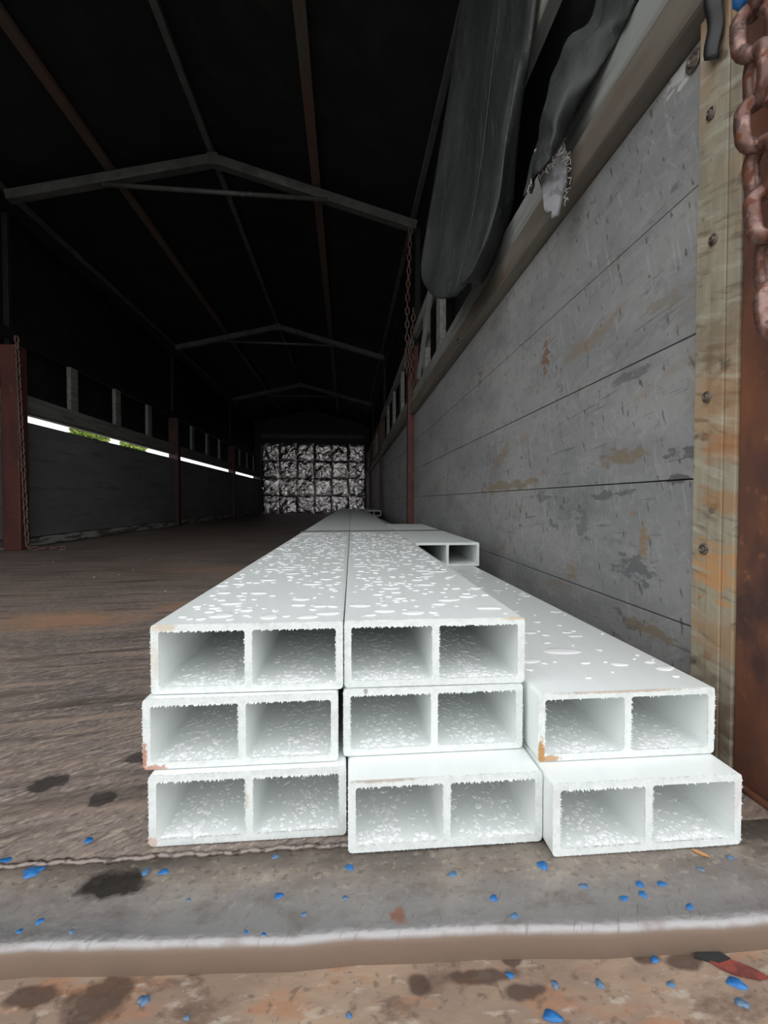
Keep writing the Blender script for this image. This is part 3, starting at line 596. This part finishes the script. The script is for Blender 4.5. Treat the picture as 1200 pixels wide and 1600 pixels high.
def fibres(seed, bottom, amount=1.):
    rnd = random.Random(seed); bm = bmesh.new()
    def spike(x, z, dx, dz, s):
        w_ = .0003+rnd.random()*.0004
        a = bm.verts.new((x-w_*dz, -.0002, z+w_*dx)); b = bm.verts.new((x+w_*dz, -.0002, z-w_*dx)); c = bm.verts.new((x, .0012, z)); d = bm.verts.new((x+dx*s, -.0008+rnd.uniform(-.001, .0005), z+dz*s))
        bm.faces.new((a, b, d)); bm.faces.new((b, c, d)); bm.faces.new((c, a, d)); bm.faces.new((a, c, b))
    for lp, sgn, ins in ((0, 1, 0), (1, -1, 1), (2, -1, 1)):
        x0, x1, z0, z1 = ((0, PW, 0, PH), (WT, xm-WT/2, WT, PH-WT), (xm+WT/2, PW-WT, WT, PH-WT))[lp]
        for edge in range(4):
            den = rnd.choice((.15, .5, 1.0, 1.0)) if lp else (1. if edge == 0 and bottom else .45 if edge != 1 else .3)
            ln = (x1-x0) if edge in (0, 2) else (z1-z0)
            for k in range(int(ln/.0011*den*amount)):
                t = .003+(ln-.006)*rnd.random(); s = rnd.uniform(.0005, .0014)*(.45 if lp == 0 else 1)
                if lp == 0 and edge == 0 and bottom: s *= 2.5
                if edge == 0: x, z, dx, dz = x0+t, z0, rnd.uniform(-.5, .5), -sgn
                elif edge == 2: x, z, dx, dz = x0+t, z1, rnd.uniform(-.5, .5), sgn
                elif edge == 1: x, z, dx, dz = x1, z0+t, sgn, rnd.uniform(-.5, .5)
                else: x, z, dx, dz = x0, z0+t, -sgn, rnd.uniform(-.5, .5)
                if lp == 0 and edge == 0: z += .0005; dz = -.25; dx *= 1.5
                spike(x, z, dx, dz, s)
    bmesh.ops.recalc_face_normals(bm, faces=bm.faces)
    return bm_mesh(bm, 'fibres')
def drops_me(seed, top, inner=True, ymax=1.1, dens=1.):
    rnd = random.Random(seed); bm = bmesh.new()
    if top:
        placed = []
        def put(rx, ry, h, y0, y1):
            for _ in range(12):
                x = rnd.uniform(.008, PW-.008); y = rnd.uniform(y0, y1)
                rr_ = max(rx, ry)
                if all((x-a)**2+(y-b)**2 > (rr_+c)**2*.9 for a, b, c in placed) and rr_ < x < PW-rr_:
                    placed.append((x, y, rr_)); add_drop(bm, x, y, PH+.0001, rx, ry, h, rnd); return
        if top == 'few':
            put(.022, .010, .0011, .06, .12); put(.013, .007, .0010, .04, .09); put(.011, .006, .0010, .02, .10); put(.012, .006, .001, .05, .16); put(.009, .005, .001, .015, .06)
            for k in range(22): s = rnd.uniform(.003, .008); put(s*1.4, s*.8, .0009, .01, .75)
            for k in range(70): s = rnd.uniform(.0012, .0035); put(s*1.15, s, .0009, .02, .72)
        else:
            for k in range(int(95*dens)):
                s = rnd.uniform(.004, .0095); put(s*rnd.uniform(1., 1.5), s*rnd.uniform(.7, 1.1), .0010, .015, ymax)
            for k in range(int(330*dens)):
                s = rnd.uniform(.0016, .0042); put(s*1.1, s, s*.24, .01, ymax)
    if inner:
        for c in (0, 1):
            x0, x1 = (WT, xm-WT/2) if c == 0 else (xm+WT/2, PW-WT)
            bias = rnd.choice((.25, .5, .75))
            for k in range(420):
                u = rnd.betavariate(1.6, 1.6) if rnd.random() < .6 else min(max(rnd.gauss(bias, .16), .02), .98)
                y = .003+.45*rnd.random()**1.7; s = rnd.uniform(.0006, .0019)*(1.6 if rnd.random() < .08 else 1)
                x = x0+.003+(x1-x0-.006)*u
                add_drop(bm, x, y, WT+.00005, s*1.15, s*1.6, s*.2, rnd)
    return bm_mesh(bm, 'drops', True)
rusty = (.42, .22, .06)
brown = (.34, .24, .16)
SPEC = [  # x of left edge, front y, layer, length, yaw, label, top drops, stains
 (-.1650, .383, 0, 6.0, .0, 'white double-cell fibreglass pipe, bottom of the left stack', None, [((.002, 0, .003), (.006, 1, .006), (.55, .36, .28), .7), ((.0785, 0, .036), (.004, 1, .010), (.5, .45, .33), .6)]),
 (.0010, .362, 0, 6.0, .0, 'white double-cell pipe, bottom of the middle stack, jutting out under the others', None, [((.03, 0, .0595), (.03, 1, .002), brown, .6)]),
 (.1665, .3445, 0, 6.0, .0, 'white double-cell pipe on the floor beside the rusty corner post', None, [((.16, 0, .04), (.005, 1, .02), (.6, .5, .5), .5)]),
 (-.1720, .390, 1, 6.0, .0, 'white double-cell pipe, middle of the left stack, reddish stain at its corner', None, [((.001, 0, .010), (.003, 1, .016), (.45, .17, .10), .9), ((.010, 0, .001), (.012, 1, .003), (.45, .17, .10), .8)]),
 (-.0030, .396, 1, 6.0, .0, 'white double-cell pipe, middle of the middle stack', None, [((.02, 0, .058), (.002, 1, .004), (.2, .18, .16), .7)]),
 (.1665, .3735, 1, 6.0, .0, 'white wet pipe topping the right stack, orange rust at its lower corner', 'few', [((.003, 0, .007), (.004, 1, .014), rusty, .95), ((.010, 0, .002), (.012, 1, .004), rusty, .8), ((.08, 0, .0595), (.07, 1, .0016), (.45, .33, .24), .7)]),
 (-.1676, .397, 2, 6.0, .013, 'rain-beaded white pipe on top of the left stack', 'many', [((.012, 0, .0575), (.012, 1, .004), (.58, .48, .36), .8), ((.003, 0, .03), (.004, 1, .02), (.62, .56, .46), .6)]),
 (-.0020, .397, 2, 6.0, .013, 'rain-beaded white pipe on top of the middle stack', 'many', [((.155, 0, .0595), (.012, 1, .002), (.58, .42, .25), .7)]),
 (.1755, 1.125, 2, .94, .013, 'short white pipe piece set back on the right stack', None, []),
 (.2265, 5.00, 2, 1.4, .013, 'distant white pipe end far down the right stack', None, []),
]
for i, (x, y, lay, L_, yaw, lab, top, stn) in enumerate(SPEC):
    o = link('double_cell_pipe', pipe_me(L_, cut_mat(stn)), None, None, (x, y, .0008+lay*(PH+.0009)), (0, 0, -yaw))
    tag(o, lab, 'pipe', 'fibreglass pipes')
    if i < 8:
        tag(link('frayed_fibres', fibres(100+i, lay == 0), fray_m if 0 else cut_mat(), o), kind='stuff')
    if i < 8:
        tag(link('water_droplets', drops_me(200+i, top, True, 1.12), water, o), kind='stuff')
zt = .0008+3*(PH+.0009)-.0005
tag(tube('binding_cord', [(-.1565, 1.55, zt-.012), (-.1555, 1.552, zt+.0005), (-.150, 1.555, zt+.0018), (-.10, 1.560, zt+.0018), (.02, 1.566, zt+.0018), (.10, 1.568, zt+.0018), (.2, 1.572, zt+.0018), (.33, 1.578, zt+.0018), (.342, 1.58, zt+.0018), (.349, 1.58, zt-.002)], .0016, cord_m, None, 8), 'thin dark cord lying across the tops of the pipes', 'cord')

# ------------------------------------------------------------ small debris
def flake(name, x, y, z, pts, th, mat, ang, label, cat, curl=.0):
    bm = bmesh.new(); vs_ = [bm.verts.new((p[0], p[1], curl*(p[0]**2+p[1]**2)*60+th)) for p in pts]
    f = bm.faces.new(vs_); r_ = bmesh.ops.extrude_face_region(bm, geom=[f])
    for e in r_['geom']:
        if isinstance(e, bmesh.types.BMVert): e.co.z -= th*.9
    bmesh.ops.triangulate(bm, faces=bm.faces[:]); bmesh.ops.recalc_face_normals(bm, faces=bm.faces)
    return tag(link(name, bm_mesh(bm, name), mat, None, (x, y, z), (0, 0, ang)), label, cat)
flake('dry_leaf', .2895, .3385, .0003, [(-.006, 0), (-.003, .0018), (.002, .002), (.007, 0), (.002, -.0018), (-.003, -.0014)], .0008, leaf_m, -.8, 'tiny dry orange leaf lying in front of the lowest right pipe', 'leaf', .02)
flake('paint_flake', .258, .2705, -.0228, [(-.016, .004), (-.012, .008), (0, .0065), (.012, .002), (.018, -.003), (.012, -.005), (-.002, -.004), (-.010, -.001)], .0012, red_m, -.25, 'curled red paint flake on the brown ledge at the lower right', 'flake', .05)
flake('dark_scab', .250, .2765, -.0228, [(-.014, .002), (-.008, .006), (.006, .005), (.010, .001), (0, -.002)], .002, dark_m, -.1, 'dark rust scab beside the red paint flake', 'flake', .02)
rr = random.Random(11)
for k in range(16):
    x = rr.uniform(-1.5, -.3); y = rr.uniform(.75, 2.6); s = rr.uniform(.003, .006)
    flake('grit_chip', x, y, .0002, [(-s, 0), (-s*.4, s*.7), (s*.7, s*.4), (s, -s*.3), (0, -s*.6)], .0015, chip_m, rr.uniform(0, 6), 'tiny pale chip of grit scattered on the brown floor', 'grit')['group'] = 'grit chips on the floor'
flake('dry_leaf', -1.80, 2.80, .001, [(-.03, 0), (-.01, .012), (.02, .01), (.035, 0), (.01, -.012), (-.015, -.008)], .003, bark_m, .4, 'dead brown leaf beside the chain end on the left floor', 'leaf', .01)

# ------------------------------------------------------------ trees outside, seen through the left slit
def tree(x, y, h, r, seed, label):
    t = link('tree', None, loc=(x, y, -1.2)); tag(t, label, 'tree', 'trees outside the truck')
    child_keep(tube('trunk', [(x, y, -1.2), (x+.1, y, .5), (x, y+.1, h*.55)], .16, bark_m, None, 10, [.2, .16, .1]), t)
    rnd = random.Random(seed); bm = bmesh.new()
    for k in range(2600):
        d = V((rnd.gauss(0, 1), rnd.gauss(0, 1), rnd.gauss(0, 1))).normalized()*(rnd.random()**.4)
        p = V((d.x*r, d.y*r, d.z*r*.9)); a = V((rnd.gauss(0, 1), rnd.gauss(0, 1), rnd.gauss(0, .6))).normalized()*.16; b = a.orthogonal().normalized()*.07
        bm.faces.new([bm.verts.new(p+q) for q in (-a, b, a, -b)])
    o = link('foliage', bm_mesh(bm, 'foliage'), green_m, None, (x, y, h*.62)); child_keep(o, t); o['kind'] = 'stuff'
tree(-9.5, 17.6, 4.5, .6, 1, 'yellow-green tree outside seen through the left slit')
tree(-16.0, 35.5, 7.3, .9, 2, 'distant green tree outside past the far left slit')
